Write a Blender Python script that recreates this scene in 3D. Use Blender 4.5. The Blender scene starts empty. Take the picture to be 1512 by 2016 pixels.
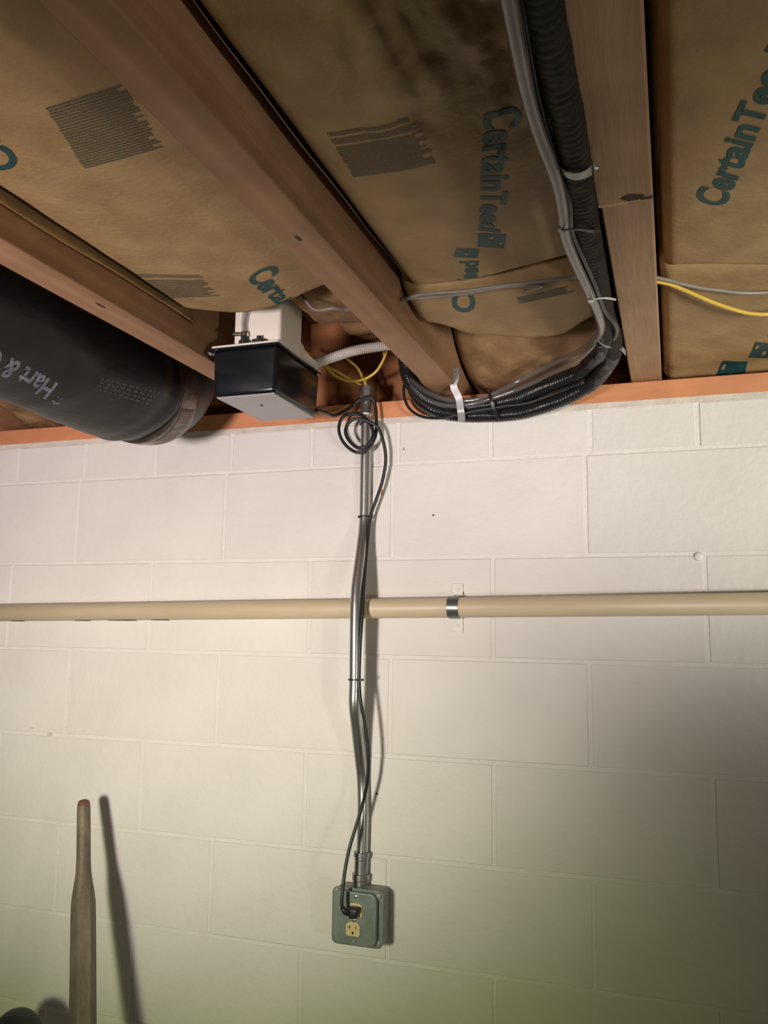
import bpy, bmesh, math, random
from mathutils import Vector, Matrix, noise
from mathutils.bvhtree import BVHTree
random.seed(7)
C = bpy.context.scene.collection
V = Vector
# ------------------------------------------------------------------ camera
FPX, YAW, PITCH, ROLL = 1671.9, -0.32833, 0.13511, 0.01264
CP = V((1.37927 - .0, -1.71719, 1.67996))
def cam_axes():
    a, b, c = YAW, PITCH, ROLL
    f = V((math.sin(a)*math.cos(b), math.cos(a)*math.cos(b), math.sin(b)))
    r = V((math.cos(a), -math.sin(a), 0)); u = r.cross(f)
    return r*math.cos(c)+u*math.sin(c), -r*math.sin(c)+u*math.cos(c), f
RX, UX, FX = cam_axes()
cd = bpy.data.cameras.new('camera'); cam = bpy.data.objects.new('camera', cd); C.objects.link(cam)
cam.matrix_world = Matrix.Translation(CP) @ Matrix((RX, UX, -FX)).transposed().to_4x4()
cd.sensor_fit = 'VERTICAL'; cd.sensor_height = 36; cd.lens = FPX*36/2016; cd.clip_start = .02
bpy.context.scene.camera = cam
def at(px, py, ax, v):
    """world point seen at a photo pixel, lying on the plane  axis ax = v"""
    i = 'xyz'.index(ax)
    d = FX*FPX + RX*(px-756) - UX*(py-1008)
    return CP + d*((v-CP[i])/d[i])
# ------------------------------------------------------------------ light, exposure
sc = bpy.context.scene
sc.view_settings.view_transform = 'Standard'; sc.view_settings.look = 'None'
sc.view_settings.gamma = 1; sc.view_settings.use_curve_mapping = False
sc.view_settings.exposure = 0.0
w = bpy.data.worlds.new('world'); sc.world = w; w.use_nodes = True
w.node_tree.nodes['Background'].inputs[0].default_value = (.86, .80, .62, 1)
w.node_tree.nodes['Background'].inputs[1].default_value = .085
def spot(name, loc, aim, power, col, angle, blend, size):
    l = bpy.data.lights.new(name, 'SPOT'); l.energy = power; l.color = col
    l.spot_size = math.radians(angle); l.spot_blend = blend; l.shadow_soft_size = size
    o = bpy.data.objects.new(name, l); C.objects.link(o); o.location = loc
    o.rotation_euler = (V(aim)-V(loc)).to_track_quat('-Z', 'Y').to_euler(); return o
spot('work_light', (.50, -2.3, 1.52), (.27, 0, 1.93), 180, (1, .86, .85), 64, 1, .13)
spot('green_fill', (.44, -2.35, 1.40), (.34, 0, .93), 38, (.78, 1, .26), 62, 1, .14)  # added fill giving the lower wall its green cast, not a known lamp
spot('upper_right_fill', (2.7, -2.1, 1.40), (1.50, 0, 2.21), 205, (1, .96, .86), 33, 1, .16)  # added fill to brighten the upper right wall
spot('right_ceiling_fill', (3.0, -1.9, 1.15), (.95, -.60, 2.2), 42, (1, .95, .82), 72, 1, .10)  # second lamp off to the right, re-aimed as added fill for the ceiling

# ------------------------------------------------------------------ materials
def mat(name, col, rough=.6, metal=0, var=0, vscale=8, stretch=(1, 1, 1), bump=0, bscale=60, bstretch=(1, 1, 1),
        col2=None, spec=.5, alpha=1, trans=0, vdet=6, coat=0, lo=.35, hi=.65, rnd=0):
    m = bpy.data.materials.new(name); m.use_nodes = True
    nt = m.node_tree; n = nt.nodes; L = nt.links; b = n['Principled BSDF']
    b.inputs['Base Color'].default_value = (*col, 1); b.inputs['Roughness'].default_value = rough
    b.inputs['Metallic'].default_value = metal; b.inputs['Specular IOR Level'].default_value = spec
    b.inputs['Transmission Weight'].default_value = trans; b.inputs['Alpha'].default_value = alpha
    b.inputs['Coat Weight'].default_value = coat
    tc = n.new('ShaderNodeTexCoord')
    def nz(scale, st, det):
        mp = n.new('ShaderNodeMapping'); mp.inputs['Scale'].default_value = st
        L.new(tc.outputs['Object'], mp.inputs[0]); t = n.new('ShaderNodeTexNoise')
        t.inputs['Scale'].default_value = scale; t.inputs['Detail'].default_value = det
        L.new(mp.outputs[0], t.inputs['Vector']); return t
    if var or col2:
        t = nz(vscale, stretch, vdet)
        rmp = n.new('ShaderNodeValToRGB'); L.new(t.outputs['Fac'], rmp.inputs[0])
        c2 = col2 or tuple(c*(1-var) for c in col)
        rmp.color_ramp.elements[0].position = lo; rmp.color_ramp.elements[1].position = hi
        rmp.color_ramp.elements[0].color = (*c2, 1); rmp.color_ramp.elements[1].color = (*col, 1)
        out = rmp.outputs[0]
        if rnd:
            oi = n.new('ShaderNodeObjectInfo'); mr = n.new('ShaderNodeMapRange')
            mr.inputs['To Min'].default_value = 1-rnd; mr.inputs['To Max'].default_value = 1
            L.new(oi.outputs['Random'], mr.inputs['Value']); mx = n.new('ShaderNodeVectorMath'); mx.operation = 'SCALE'
            L.new(out, mx.inputs[0]); L.new(mr.outputs[0], mx.inputs['Scale']); out = mx.outputs[0]
        L.new(out, b.inputs['Base Color'])
    if bump:
        t2 = nz(bscale, bstretch, 5); bp = n.new('ShaderNodeBump'); bp.inputs['Strength'].default_value = bump
        bp.inputs['Distance'].default_value = .004
        L.new(t2.outputs['Fac'], bp.inputs['Height']); L.new(bp.outputs[0], b.inputs['Normal'])
    return m
def wood(name, c1, c2, axis='y', scale=9, rough=.65):
    m = bpy.data.materials.new(name); m.use_nodes = True
    nt = m.node_tree; n = nt.nodes; L = nt.links; b = n['Principled BSDF']
    tc = n.new('ShaderNodeTexCoord'); mp = n.new('ShaderNodeMapping')
    mp.inputs['Scale'].default_value = {'y': (1, .09, 1), 'x': (.07, 1, 1)}[axis]
    L.new(tc.outputs['Object'], mp.inputs[0])
    t = n.new('ShaderNodeTexNoise'); t.inputs['Scale'].default_value = scale; t.inputs['Detail'].default_value = 3
    t.inputs['Distortion'].default_value = .4; L.new(mp.outputs[0], t.inputs['Vector'])
    sn = n.new('ShaderNodeMath'); sn.operation = 'MULTIPLY'; sn.inputs[1].default_value = 7; L.new(t.outputs['Fac'], sn.inputs[0])
    fr = n.new('ShaderNodeMath'); fr.operation = 'PINGPONG'; fr.inputs[1].default_value = 1; L.new(sn.outputs[0], fr.inputs[0])
    rp = n.new('ShaderNodeValToRGB'); L.new(fr.outputs[0], rp.inputs[0])
    rp.color_ramp.elements[0].color = (*c1, 1); rp.color_ramp.elements[1].color = (*c2, 1)
    t3 = n.new('ShaderNodeTexNoise'); t3.inputs['Scale'].default_value = 14; t3.inputs['Detail'].default_value = 8
    L.new(tc.outputs['Object'], t3.inputs['Vector'])
    mr = n.new('ShaderNodeMapRange'); mr.inputs['To Min'].default_value = .72; mr.inputs['To Max'].default_value = 1.2
    L.new(t3.outputs['Fac'], mr.inputs['Value'])
    mx = n.new('ShaderNodeVectorMath'); mx.operation = 'SCALE'; L.new(rp.outputs[0], mx.inputs[0]); L.new(mr.outputs[0], mx.inputs['Scale'])
    L.new(mx.outputs[0], b.inputs['Base Color']); b.inputs['Roughness'].default_value = rough
    b.inputs['Specular IOR Level'].default_value = .25
    bp = n.new('ShaderNodeBump'); bp.inputs['Strength'].default_value = .25; bp.inputs['Distance'].default_value = .003
    t2 = n.new('ShaderNodeTexNoise'); t2.inputs['Scale'].default_value = 160; L.new(mp.outputs[0], t2.inputs['Vector'])
    L.new(t2.outputs['Fac'], bp.inputs['Height']); L.new(bp.outputs[0], b.inputs['Normal'])
    return m
M = dict(
    block=mat('painted_block', (.80, .775, .735), .55, var=.07, vscale=5, bump=.35, bscale=55, rnd=.03, spec=.35),
    mortar=mat('painted_mortar', (.80, .78, .74), .6, var=.06, vscale=20, bump=.4, bscale=120),
    seal=mat('cap_mortar', (.72, .655, .58), .7, var=.18, vscale=25, bump=.4, bscale=120),
    floor=mat('concrete', (.30, .31, .24), .85, var=.2, vscale=3, bump=.3),
    subfloor=wood('subfloor', (.20, .13, .07), (.14, .085, .045)),
    joist=wood('fir_joist', (.42, .24, .135), (.29, .155, .08), 'y', 7),
    joist2=wood('weathered_joist', (.45, .28, .165), (.36, .215, .12), 'y', 4.5),
    plate=wood('sill_wood', (.66, .285, .14), (.58, .24, .115), 'x', 10),
    rim=wood('rim_wood', (.40, .17, .07), (.27, .10, .04), 'x', 7),
    kraft=mat('kraft_paper', (.41, .27, .128), .62, col2=(.32, .205, .095), vscale=14, bump=.25, bscale=130, spec=.3),
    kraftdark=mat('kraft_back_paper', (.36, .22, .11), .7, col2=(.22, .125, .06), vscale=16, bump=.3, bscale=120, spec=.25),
    glass_wool=mat('fiberglass', (.55, .42, .16), .95, var=.3, vscale=40, bump=1, bscale=90, spec=.1),
    teal=mat('teal_ink', (.012, .070, .072), .6, var=.2, vscale=60),
    ink=mat('grey_ink', (.105, .095, .062), .7), ink_green=mat('green_ink', (.06, .065, .035), .7),
    jacket=mat('duct_jacket', (.010, .010, .012), .42, spec=.35, bump=.6, bscale=26, bstretch=(1, .4, 1), var=.3, vscale=10),
    ductink=mat('duct_lettering', (.20, .20, .25), .6, var=.6, vscale=90),
    ductink2=mat('duct_fine_print', (.05, .055, .06), .6),
    tape=mat('foil_tape', (.20, .17, .15), .3, metal=.7, var=.4, vscale=35, bump=.4, bscale=60),
    labelpaper=mat('label_paper', (.88, .82, .76), .5, col2=(.40, .22, .17), vscale=55, lo=.30, hi=.38),
    galv=mat('galvanised', (.11, .11, .11), .5, metal=.55, var=.2, vscale=20),
    emt=mat('conduit_steel', (.58, .58, .57), .31, metal=.93, var=.22, vscale=10, stretch=(3, 3, .6), bump=.05, bscale=90),
    zinc=mat('cast_zinc', (.38, .38, .38), .38, metal=.9, var=.2, vscale=60),
    boxgrey=mat('box_steel', (.215, .26, .245), .45, metal=.35, var=.2, vscale=30, bump=.1),
    boxside=mat('box_side', (.33, .345, .32), .5, metal=.3, var=.3, vscale=30),
    ivory=mat('ivory_plastic', (.68, .56, .30), .4),
    slot=mat('slot_dark', (.03, .025, .02), .7), screw=mat('screw_steel', (.7, .7, .68), .25, metal=1),
    rubber=mat('black_rubber', (.018, .02, .022), .42), cord=mat('black_cord', (.014, .017, .019), .38),
    tank=mat('pump_tank', (.008, .010, .013), .22, spec=.4), tankbase=mat('pump_base', (.42, .40, .42), .35, var=.08, vscale=20),
    cover=mat('pump_cover', (.74, .69, .60), .4), clear=mat('vinyl_tube', (.16, .15, .15), .10, alpha=.42, coat=.8),
    greytube=mat('grey_vinyl', (.19, .17, .165), .3, var=.3, vscale=12, coat=.25),
    foam=mat('pipe_foam', (.024, .020, .015), .7, spec=.3, var=.5, vscale=20, bump=.6, bscale=50),
    foamgloss=mat('ribbed_black', (.014, .014, .016), .24, bump=.2, bscale=60),
    strap=mat('hanger_strap', (.36, .37, .37), .4, metal=.2), whitetie=mat('white_tie', (.75, .73, .68), .4),
    pvc=mat('cream_pipe', (.66, .545, .375), .42, col2=(.58, .475, .32), vscale=9, stretch=(.4, 3, 3), spec=.4),
    clampgrey=mat('strap_grey', (.20, .215, .22), .33, metal=.7), tab=mat('painted_tab', (.82, .80, .75), .55, var=.1, vscale=60),
    rust=mat('rust', (.30, .12, .06), .9, var=.4, vscale=200), chip=mat('chip_orange', (.60, .30, .16), .8), dot=mat('chip_dark', (.12, .08, .06), .9),
    yellow=mat('yellow_jacket', (.66, .45, .07), .38), greycable=mat('grey_cable', (.27, .25, .22), .4, var=.2, vscale=30),
    hose=mat('corrugated_white', (.50, .46, .42), .5),
    bar=mat('worn_steel', (.235, .20, .145), .55, metal=.25, col2=(.15, .125, .09), vscale=16, stretch=(2, 2, .5), bump=.3, bscale=60),
    bartop=mat('rusty_tip', (.26, .12, .085), .6, metal=.2, var=.3, vscale=50),
    knot=mat('knot', (.07, .035, .02), .8, var=.4, vscale=90), freshcut=mat('fresh_cut', (.66, .36, .2), .7),
    dark=mat('dark_knob', (.012, .02, .018), .5),
)
# ------------------------------------------------------------------ builders
def finish(o, smooth):
    if smooth:
        for p in o.data.polygons: p.use_smooth = True
        if smooth != 'all':
            md = o.modifiers.new('s', 'EDGE_SPLIT'); md.split_angle = math.radians(38)
def obj(name, bm, m, parent=None, smooth=False, label=None):
    if parent is not None and parent.type == 'EMPTY':
        bmesh.ops.translate(bm, verts=bm.verts, vec=-parent.location)
    me = bpy.data.meshes.new(name); bm.to_mesh(me); bm.free()
    me.materials.append(M[m]); o = bpy.data.objects.new(name, me); C.objects.link(o)
    if parent is not None: o.parent = parent
    if label: o['label'] = label
    finish(o, smooth); return o
def sub(name, bm, m, part, smooth=False, label=None):      # sub-part: its vertices are given in world space too
    root = part.parent
    if root is not None: bmesh.ops.translate(bm, verts=bm.verts, vec=-root.location)
    return obj(name, bm, m, part, smooth, label)
def tag(o, label, cat, group=None):
    o['label'] = label; o['category'] = cat
    if group: o['group'] = group
    return o
def thing(name, label, cat, loc, group=None):
    o = bpy.data.objects.new(name, None); C.objects.link(o); o.location = loc; o.empty_display_size = .02
    return tag(o, label, cat, group)
def nb(): return bmesh.new()
def box(bm, x0, x1, y0, y1, z0, z1, bev=0, seg=1):
    t = nb(); bmesh.ops.create_cube(t, size=1)
    bmesh.ops.scale(t, vec=(x1-x0, y1-y0, z1-z0), verts=t.verts)
    bmesh.ops.translate(t, vec=((x0+x1)/2, (y0+y1)/2, (z0+z1)/2), verts=t.verts)
    if bev: bmesh.ops.bevel(t, geom=t.edges[:], offset=bev, segments=seg, profile=.5, affect='EDGES')
    me = bpy.data.meshes.new('t'); t.to_mesh(me); t.free(); bm.from_mesh(me); bpy.data.meshes.remove(me); return bm
def B(*a, **k): return box(nb(), *a, **k)
def spline(pts, n=8):
    P = [V(p) for p in pts]; P = [P[0]*2-P[1]]+P+[P[-1]*2-P[-2]]; out = []
    for i in range(1, len(P)-2):
        a, b, c, d = P[i-1:i+3]
        for k in range(n):
            t = k/n
            out.append(.5*((2*b)+(c-a)*t+(2*a-5*b+4*c-d)*t*t+(3*b-a-3*c+d)*t**3))
    out.append(P[-2]); return out
def resample(pts, step):
    out = [pts[0]]; acc = 0
    L = [0]
    for i in range(1, len(pts)): L.append(L[-1]+(pts[i]-pts[i-1]).length)
    n = max(2, int(L[-1]/step)); j = 0; out = []
    for k in range(n+1):
        s = L[-1]*k/n
        while j < len(L)-2 and L[j+1] < s: j += 1
        d = L[j+1]-L[j]; t = 0 if d == 0 else (s-L[j])/d
        out.append(pts[j].lerp(pts[j+1], min(1, t)))
    return out
def sweep(bm, pts, r, seg=12, caps=True, flat=None, up=None):
    """r: number, list, or function (index, s, theta)"""
    n = len(pts); T = []
    for i in range(n): T.append((pts[min(i+1, n-1)]-pts[max(i-1, 0)]).normalized())
    u = V((0, 0, 1)) if up is None else V(up)
    if abs(T[0].dot(u)) > .95: u = V((0, 1, 0))
    N = (u-T[0]*u.dot(T[0])).normalized(); rings = []; s = 0
    for i in range(n):
        if i:
            s += (pts[i]-pts[i-1]).length
            N = (N-T[i]*N.dot(T[i])).normalized()
        Bn = T[i].cross(N); ring = []
        for k in range(seg):
            th = 2*math.pi*k/seg
            rr = r(i, s, th) if callable(r) else (r[i] if isinstance(r, (list, tuple)) else r)
            a, b = math.cos(th), math.sin(th)
            if flat: b *= flat
            ring.append(bm.verts.new(pts[i]+(N*a+Bn*b)*rr))
        rings.append(ring)
    for i in range(n-1):
        for k in range(seg):
            bm.faces.new((rings[i][k], rings[i][(k+1) % seg], rings[i+1][(k+1) % seg], rings[i+1][k]))
    if caps:
        bm.faces.new(rings[0][::-1]); bm.faces.new(rings[-1])
    bmesh.ops.recalc_face_normals(bm, faces=bm.faces[:])
    return bm
def tube(pts, r, seg=12, step=.012, caps=True, sm=8, **k):
    return sweep(nb(), resample(spline(pts, sm), step), r, seg, caps, **k)
def cyl(p0, p1, r, seg=20, bm=None, r1=None):
    p0, p1 = V(p0), V(p1); return sweep(bm or nb(), [p0, p1], [r, r if r1 is None else r1], seg)
def lathe(p0, axis, prof, seg=24, bm=None):
    p0 = V(p0); a = V(axis).normalized(); bm = bm or nb()
    u = a.orthogonal().normalized(); v = a.cross(u); rings = []
    for s, r in prof:
        rings.append([bm.verts.new(p0+a*s+(u*math.cos(2*math.pi*k/seg)+v*math.sin(2*math.pi*k/seg))*max(r, 1e-4)) for k in range(seg)])
    for i in range(len(rings)-1):
        for k in range(seg): bm.faces.new((rings[i][k], rings[i][(k+1) % seg], rings[i+1][(k+1) % seg], rings[i+1][k]))
    bm.faces.new(rings[0][::-1]); bm.faces.new(rings[-1]); bmesh.ops.recalc_face_normals(bm, faces=bm.faces[:]); return bm
def band(center, axis, ra, rb, width, th, a0=0, a1=360, up=(0, 0, 1), seg=28):
    """flat strap bent round an axis: ellipse radii ra (along up) and rb"""
    a = V(axis).normalized(); u = (V(up)-a*V(up).dot(a)).normalized(); v = a.cross(u); bm = nb(); rr = []
    for k in range(seg+1):
        t = math.radians(a0+(a1-a0)*k/seg); q = []
        for (e, s) in ((0, -1), (th, -1), (th, 1), (0, 1)):
            q.append(bm.verts.new(V(center)+u*math.cos(t)*(ra+e)+v*math.sin(t)*(rb+e)+a*s*width/2))
        rr.append(q)
    for i in range(seg):
        for k in range(4): bm.faces.new((rr[i][k], rr[i][(k+1) % 4], rr[i+1][(k+1) % 4], rr[i+1][k]))
    bm.faces.new(rr[0]); bm.faces.new(rr[-1]); bmesh.ops.recalc_face_normals(bm, faces=bm.faces[:]); return bm
def ribbon(pts, width_dir, w, th):
    """strap: flat strip following points"""
    P = resample(spline(pts, 8), .006); bm = nb(); rr = []
    for i, p in enumerate(P):
        t = (P[min(i+1, len(P)-1)]-P[max(i-1, 0)]).normalized(); wd = V(width_dir); wd = (wd-t*wd.dot(t)).normalized(); nn = t.cross(wd)
        rr.append([bm.verts.new(p+wd*a*w/2+nn*b*th/2) for a, b in ((-1, -1), (1, -1), (1, 1), (-1, 1))])
    for i in range(len(rr)-1):
        for k in range(4): bm.faces.new((rr[i][k], rr[i][(k+1) % 4], rr[i+1][(k+1) % 4], rr[i+1][k]))
    bm.faces.new(rr[0]); bm.faces.new(rr[-1]); bmesh.ops.recalc_face_normals(bm, faces=bm.faces[:]); return bm

# ------------------------------------------------------------------ the block wall
BW = .4064; TOP = 2.134; CAP = 2.122
ROWZ = [CAP, 2.031, 1.8265, 1.6185, 1.4165, 1.2165, 1.0165]
while ROWZ[-1] > .05: ROWZ.append(ROWZ[-1]-.2032)
ROWZ[-1] = 0.0
wall = obj('wall_back', B(-1.3, 2.9, .0016, .20, 0, CAP), 'mortar'); wall['kind'] = 'structure'
G = .0024
cache = {}
def block(x0, x1, z0, z1):
    key = (round(x1-x0, 3), round(z1-z0, 3))
    if key not in cache:
        bm = B(0, key[0], 0, .03, 0, key[1], bev=.0028)
        me = bpy.data.meshes.new('block'); bm.to_mesh(me); bm.free(); me.materials.append(M['block'])
        cache[key] = me
    o = bpy.data.objects.new('block', cache[key]); C.objects.link(o); o.parent = wall
    o.location = (x0, random.uniform(-.0007, .0007), z0)
for r in range(len(ROWZ)-1):
    z1, z0 = ROWZ[r]-(0 if r == 0 else G), ROWZ[r+1]+G
    pitch = BW/2 if r == 0 else BW
    off = .012 if r == 0 else (0 if r % 2 else BW/2+.0147)
    k = math.floor((-1.25-off)/pitch)
    while True:
        a = off+k*pitch; b = a+pitch; k += 1
        if a > 2.8: break
        a = max(a, -1.3); b = min(b, 2.9)
        if b-a > .03: block(a+G, b-G, z0, z1)
bm = nb()
for i in range(60):   # rough mortar skim on top of the blocks
    x = -1.3+i*.07; box(bm, x, x+.0702, -.0012-random.random()*.0006, .2, CAP, TOP+random.uniform(-.0004, 0))
obj('mortar_cap', bm, 'seal', wall)
# paint chips and nail marks that the photo shows
def chip(px, py, r, m, sx=1, sz=1):
    p = at(px, py, 'y', -.0012); bm = nb()
    vs = [bm.verts.new(p+V((math.cos(a)*r*sx*random.uniform(.7, 1.1), 0, math.sin(a)*r*sz*random.uniform(.7, 1.1)))) for a in [i*math.pi/5 for i in range(10)]]
    f = bm.faces.new(vs); e = bmesh.ops.extrude_face_region(bm, geom=[f])
    bmesh.ops.translate(bm, vec=(0, .0012, 0), verts=[v for v in e['geom'] if isinstance(v, bmesh.types.BMVert)])
    bmesh.ops.recalc_face_normals(bm, faces=bm.faces[:]); obj('paint_chip', bm, m, wall)
chip(752, 969, .004, 'chip', .8, 2.4); chip(853, 1014, .0022, 'dot'); chip(742, 1563, .0028, 'dot', 1.2, .8)
chip(795, 884, .002, 'dot', .6, 2); chip(97, 1446, .005, 'seal', 1.4, 1); chip(62, 1434, .004, 'seal', 2, .7)
# nail head bump at the right
p = at(1376, 1096, 'y', 0); obj('painted_anchor', lathe(p, (0, -1, 0), [(0, .009), (.003, .008), (.005, .004), (.005, .002)], 10), 'tab', wall, True)

fl = obj('floor', B(-1.3, 3.6, -3.6, .2, -.1, 0), 'floor'); fl['kind'] = 'structure'
JB = 2.172; JT = JB+.235
ce = obj('ceiling', B(-1.3, 3.6, -3.6, .2, JT, JT+.02), 'subfloor'); ce['kind'] = 'structure'
pl = thing('sill_plate', 'long orange-brown wooden sill plate lying on top of the white block wall', 'board', (.8, .05, TOP))
obj('plank', B(-1.3, 2.9, -.0008, .125, TOP+.0002, JB-.0004, bev=.0015), 'plate', pl)
rm = thing('rim_board', 'orange rim board closing the joist ends above the sill plate', 'board', (.8, .10, JB))
obj('plank', B(-1.3, 2.9, .095, .125, JB, JT-.001, bev=.001), 'rim', rm)

# ------------------------------------------------------------------ joists
def knot(bm, x, y, rx, ry):
    vs = [bm.verts.new((x+math.cos(a)*rx*random.uniform(.8, 1.1), y+math.sin(a)*ry*random.uniform(.8, 1.1), JB-.0004)) for a in [i*math.pi/8 for i in range(16)]]
    f = bm.faces.new(vs); e = bmesh.ops.extrude_face_region(bm, geom=[f])
    bmesh.ops.translate(bm, vec=(0, 0, .002), verts=[v for v in e['geom'] if isinstance(v, bmesh.types.BMVert)]); return bm
def joist(x0, x1, label, m='joist', y0=-3.5, y1=.094):
    t = thing('floor_joist', label, 'joist', ((x0+x1)/2, y1, JB))
    bm = nb(); n = 40   # a slightly uneven sawn board
    obj('beam', B(x0, x1, y0, y1, JB, JT-.001, bev=.0025, seg=2), m, t); return t
joist(-.300, -.238, 'wooden floor joist left of the black duct, out at the left end of the wall')
joist(.106, .166, 'wooden floor joist hidden above and behind the black duct')
j1 = joist(.509, .569, 'reddish wooden floor joist beside the black duct, leftmost joist in view')
j2 = joist(.912, .970, 'knotty wooden floor joist running diagonally between duct and hoses, middle one')
j4 = joist(1.714, 1.775, 'wooden floor joist beyond the right-hand insulation bay')
# right-hand joist: two boards butted end to end
ys = at(1232, 400, 'z', JB).y
j3 = thing('floor_joist', 'pale wooden floor joist beside the black hoses, with a dark notch and a butt joint', 'joist', (1.34, .094, JB))
obj('beam', B(1.309, 1.371, -3.5, ys-.0012, JB, JT-.001, bev=.002), 'joist2', j3, label='front length of the joist, up to the butt joint')
obj('beam', B(1.3125, 1.371, ys+.0012, .094, JB+.0015, JT-.001, bev=.002), 'joist2', j3, label='rear length of the joist, reaching the wall')
obj('splinter', B(1.3105, 1.342, ys-.002, ys+.0012, JB-.0009, JB+.004), 'freshcut', j3, label='bright raw wood edge at the butt joint')
bm = nb(); knot(bm, 1.350, ys-.0125, .0135, .0085); box(bm, 1.358, 1.3712, ys-.009, ys-.003, JB-.0004, JB+.002)
obj('notch_stain', bm, 'knot', j3, label='dark oval notch')
obj('knot', knot(nb(), .9395, -.78, .003, .010), 'knot', j2); 
obj('knot', knot(nb(), .548, -.66, .003, .012), 'knot', j1); obj('knot', knot(nb(), .536, -.88, .003, .010), 'knot', j1)

# ------------------------------------------------------------------ insulation
def wr(x, y, amp, f=1):
    v = noise.noise(V((x*14*f, y*11*f, 3.1)))*.6+noise.ridged_multi_fractal(V((x*16*f+4, y*9*f, .7)), .9, 2.1, 4, 1, 2)*.25
    return v*amp
def sheet(fn, nu, nv, th=.0035):
    """fn(u,v)->point, u,v in 0..1; a paper sheet with real thickness"""
    bm = nb(); g = [[bm.verts.new(fn(i/nu, j/nv)) for j in range(nv+1)] for i in range(nu+1)]
    for i in range(nu):
        for j in range(nv): bm.faces.new((g[i][j], g[i+1][j], g[i+1][j+1], g[i][j+1]))
    bmesh.ops.recalc_face_normals(bm, faces=bm.faces[:])
    bmesh.ops.solidify(bm, geom=bm.faces[:], thickness=th)
    return bm
def smst(a, b, x):
    t = max(0, min(1, (x-a)/(b-a))); return t*t*(3-2*t)
class Batt:
    def __init__(s, x0, x1, yend, base=2.226, wrin=None, sag=.010, gapl=.0, gapr=.0):
        s.x0, s.x1, s.yend, s.base, s.wrin, s.sag = x0, x1, yend, base, wrin or (lambda x, y: .0025), sag
    def z(s, x, y):
        u = (x-s.x0)/(s.x1-s.x0); e = min(u, 1-u)
        z = s.base-s.sag*math.sin(math.pi*max(0, min(1, u)))
        z += .030*max(0, 1-e/.055)**2                      # rounded shoulder at the joists
        z += .045*smst(0, .05, y-s.yend(x)+.05)**2          # rolled up end
        return z+wr(x, y, s.wrin(x, y))+(noise.ridged_multi_fractal(V((x*34+9, y*26+x*20, 2.2)), .8, 2.2, 3, 1, 2)*.0045*smst(-.70, -1.0, y)*smst(1.03, 1.2, x) if s.x0 > .98 and s.x1 < 1.31 else 0)
    def build(s, label, y0=-3.4):
        t = thing('insulation_batt', label, 'insulation', ((s.x0+s.x1)/2, -1.6, s.base))
        def fn(u, v):
            x = s.x0+(s.x1-s.x0)*u; v = 1-(1-v)**1.7
            y = y0+(s.yend(x)-y0)*v
            return V((x, y, s.z(x, y)))
        obj('paper_facing', sheet(fn, 56, 300), 'kraft', t, 'all')
        ye = min(s.yend(s.x0+(s.x1-s.x0)*i/8) for i in range(9))
        obj('fiberglass_fill', B(s.x0+.006, s.x1-.006, y0, ye-.012, s.base+.055, JT-.003, bev=.01), 'glass_wool', t)
        return t
Bt = {}
Bt['A'] = Batt(.574, .907, lambda x: -.455+.035*math.sin((x-.574)*14)+.02*(x-.6), 2.228)
Bt['B'] = Batt(.984, 1.305, lambda x: -.425-.05*smst(1.0, 1.28, x), 2.230,
               lambda x, y: (.002+.026*smst(-.78, -1.02, y)*smst(1.0, 1.17, x)+.004*smst(1.14, 1.26, x)*smst(-.6, -.9, y)))
Bt['C'] = Batt(1.377, 1.708, lambda x: -.40+.06*smst(1.4, 1.65, x), 2.222, lambda x, y: .002, .006)
Bt['Z'] = Batt(.172, .503, lambda x: -.32, 2.318, None, .004)
Bt['Y'] = Batt(-.232, .10, lambda x: -.25, 2.24)
bA = Bt['A'].build('kraft faced insulation batt between the duct joist and the middle joist')
bB = Bt['B'].build('kraft faced insulation batt in the middle bay, creased near the black hoses')
bC = Bt['C'].build('kraft faced insulation batt in the right bay, right of the pale joist')
Bt['Z'].build('insulation batt tucked above the black duct')
Bt['Y'].build('insulation batt left of the black duct, mostly hidden')
# stapling flanges along the joists
def flange(t, x, d, za, zb, y0, y1):
    def fn(u, v):
        y = y0+(y1-y0)*v; k = .004*noise.noise(V((y*7, x*3, 0)))
        return V((x+d*(.016*u*u)+k*u, y, za+(zb-za)*u+.003*math.sin(y*9)*u))
    obj('stapling_flange', sheet(fn, 5, 90, .0012), 'kraft', t, 'all')
flange(bB, .9725, 1, 2.275, 2.236, -3.3, -.40); flange(bB, 1.3045, -1, 2.262, 2.236, -3.3, -.48)
flange(bA, .5715, 1, 2.250, 2.212, -3.3, -.44); flange(bC, 1.3735, 1, 2.27, 2.232, -3.3, -.40)
# end pieces next to the wall
def profile_piece(x0, x1, prof, nu=44, nv=60, amp=.004, mt='kraft', name='paper_facing', parent=None, f=1.6):
    def fn(u, v):
        x = x0+(x1-x0)*u; P = prof(x, u); n = len(P)-1; t = v*n; i = min(n-1, int(t)); t -= i
        a, b, c, d = P[max(i-1, 0)], P[i], P[i+1], P[min(i+2, n)]
        q = [.5*((2*b[k])+(c[k]-a[k])*t+(2*a[k]-5*b[k]+4*c[k]-d[k])*t*t+(3*b[k]-a[k]-3*c[k]+d[k])*t**3) for k in (0, 1)]
        e = min(u, 1-u); lift = .02*max(0, 1-e/.05)**2
        w_ = wr(x, q[0]*1.3+q[1], amp, f)
        return V((x, q[0]+w_*.6, q[1]+w_+lift))
    return obj(name, sheet(fn, nu, nv, .003), mt, parent, 'all')
tB2 = thing('insulation_batt', 'short crumpled end piece of kraft insulation by the wall, in the middle bay', 'insulation', (1.14, -.2, 2.22))
def edgeB(x): return -.335+.085*smst(.99, 1.06, x)+.045*smst(1.04, 1.16, x)-.085*smst(1.19, 1.28, x)
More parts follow.
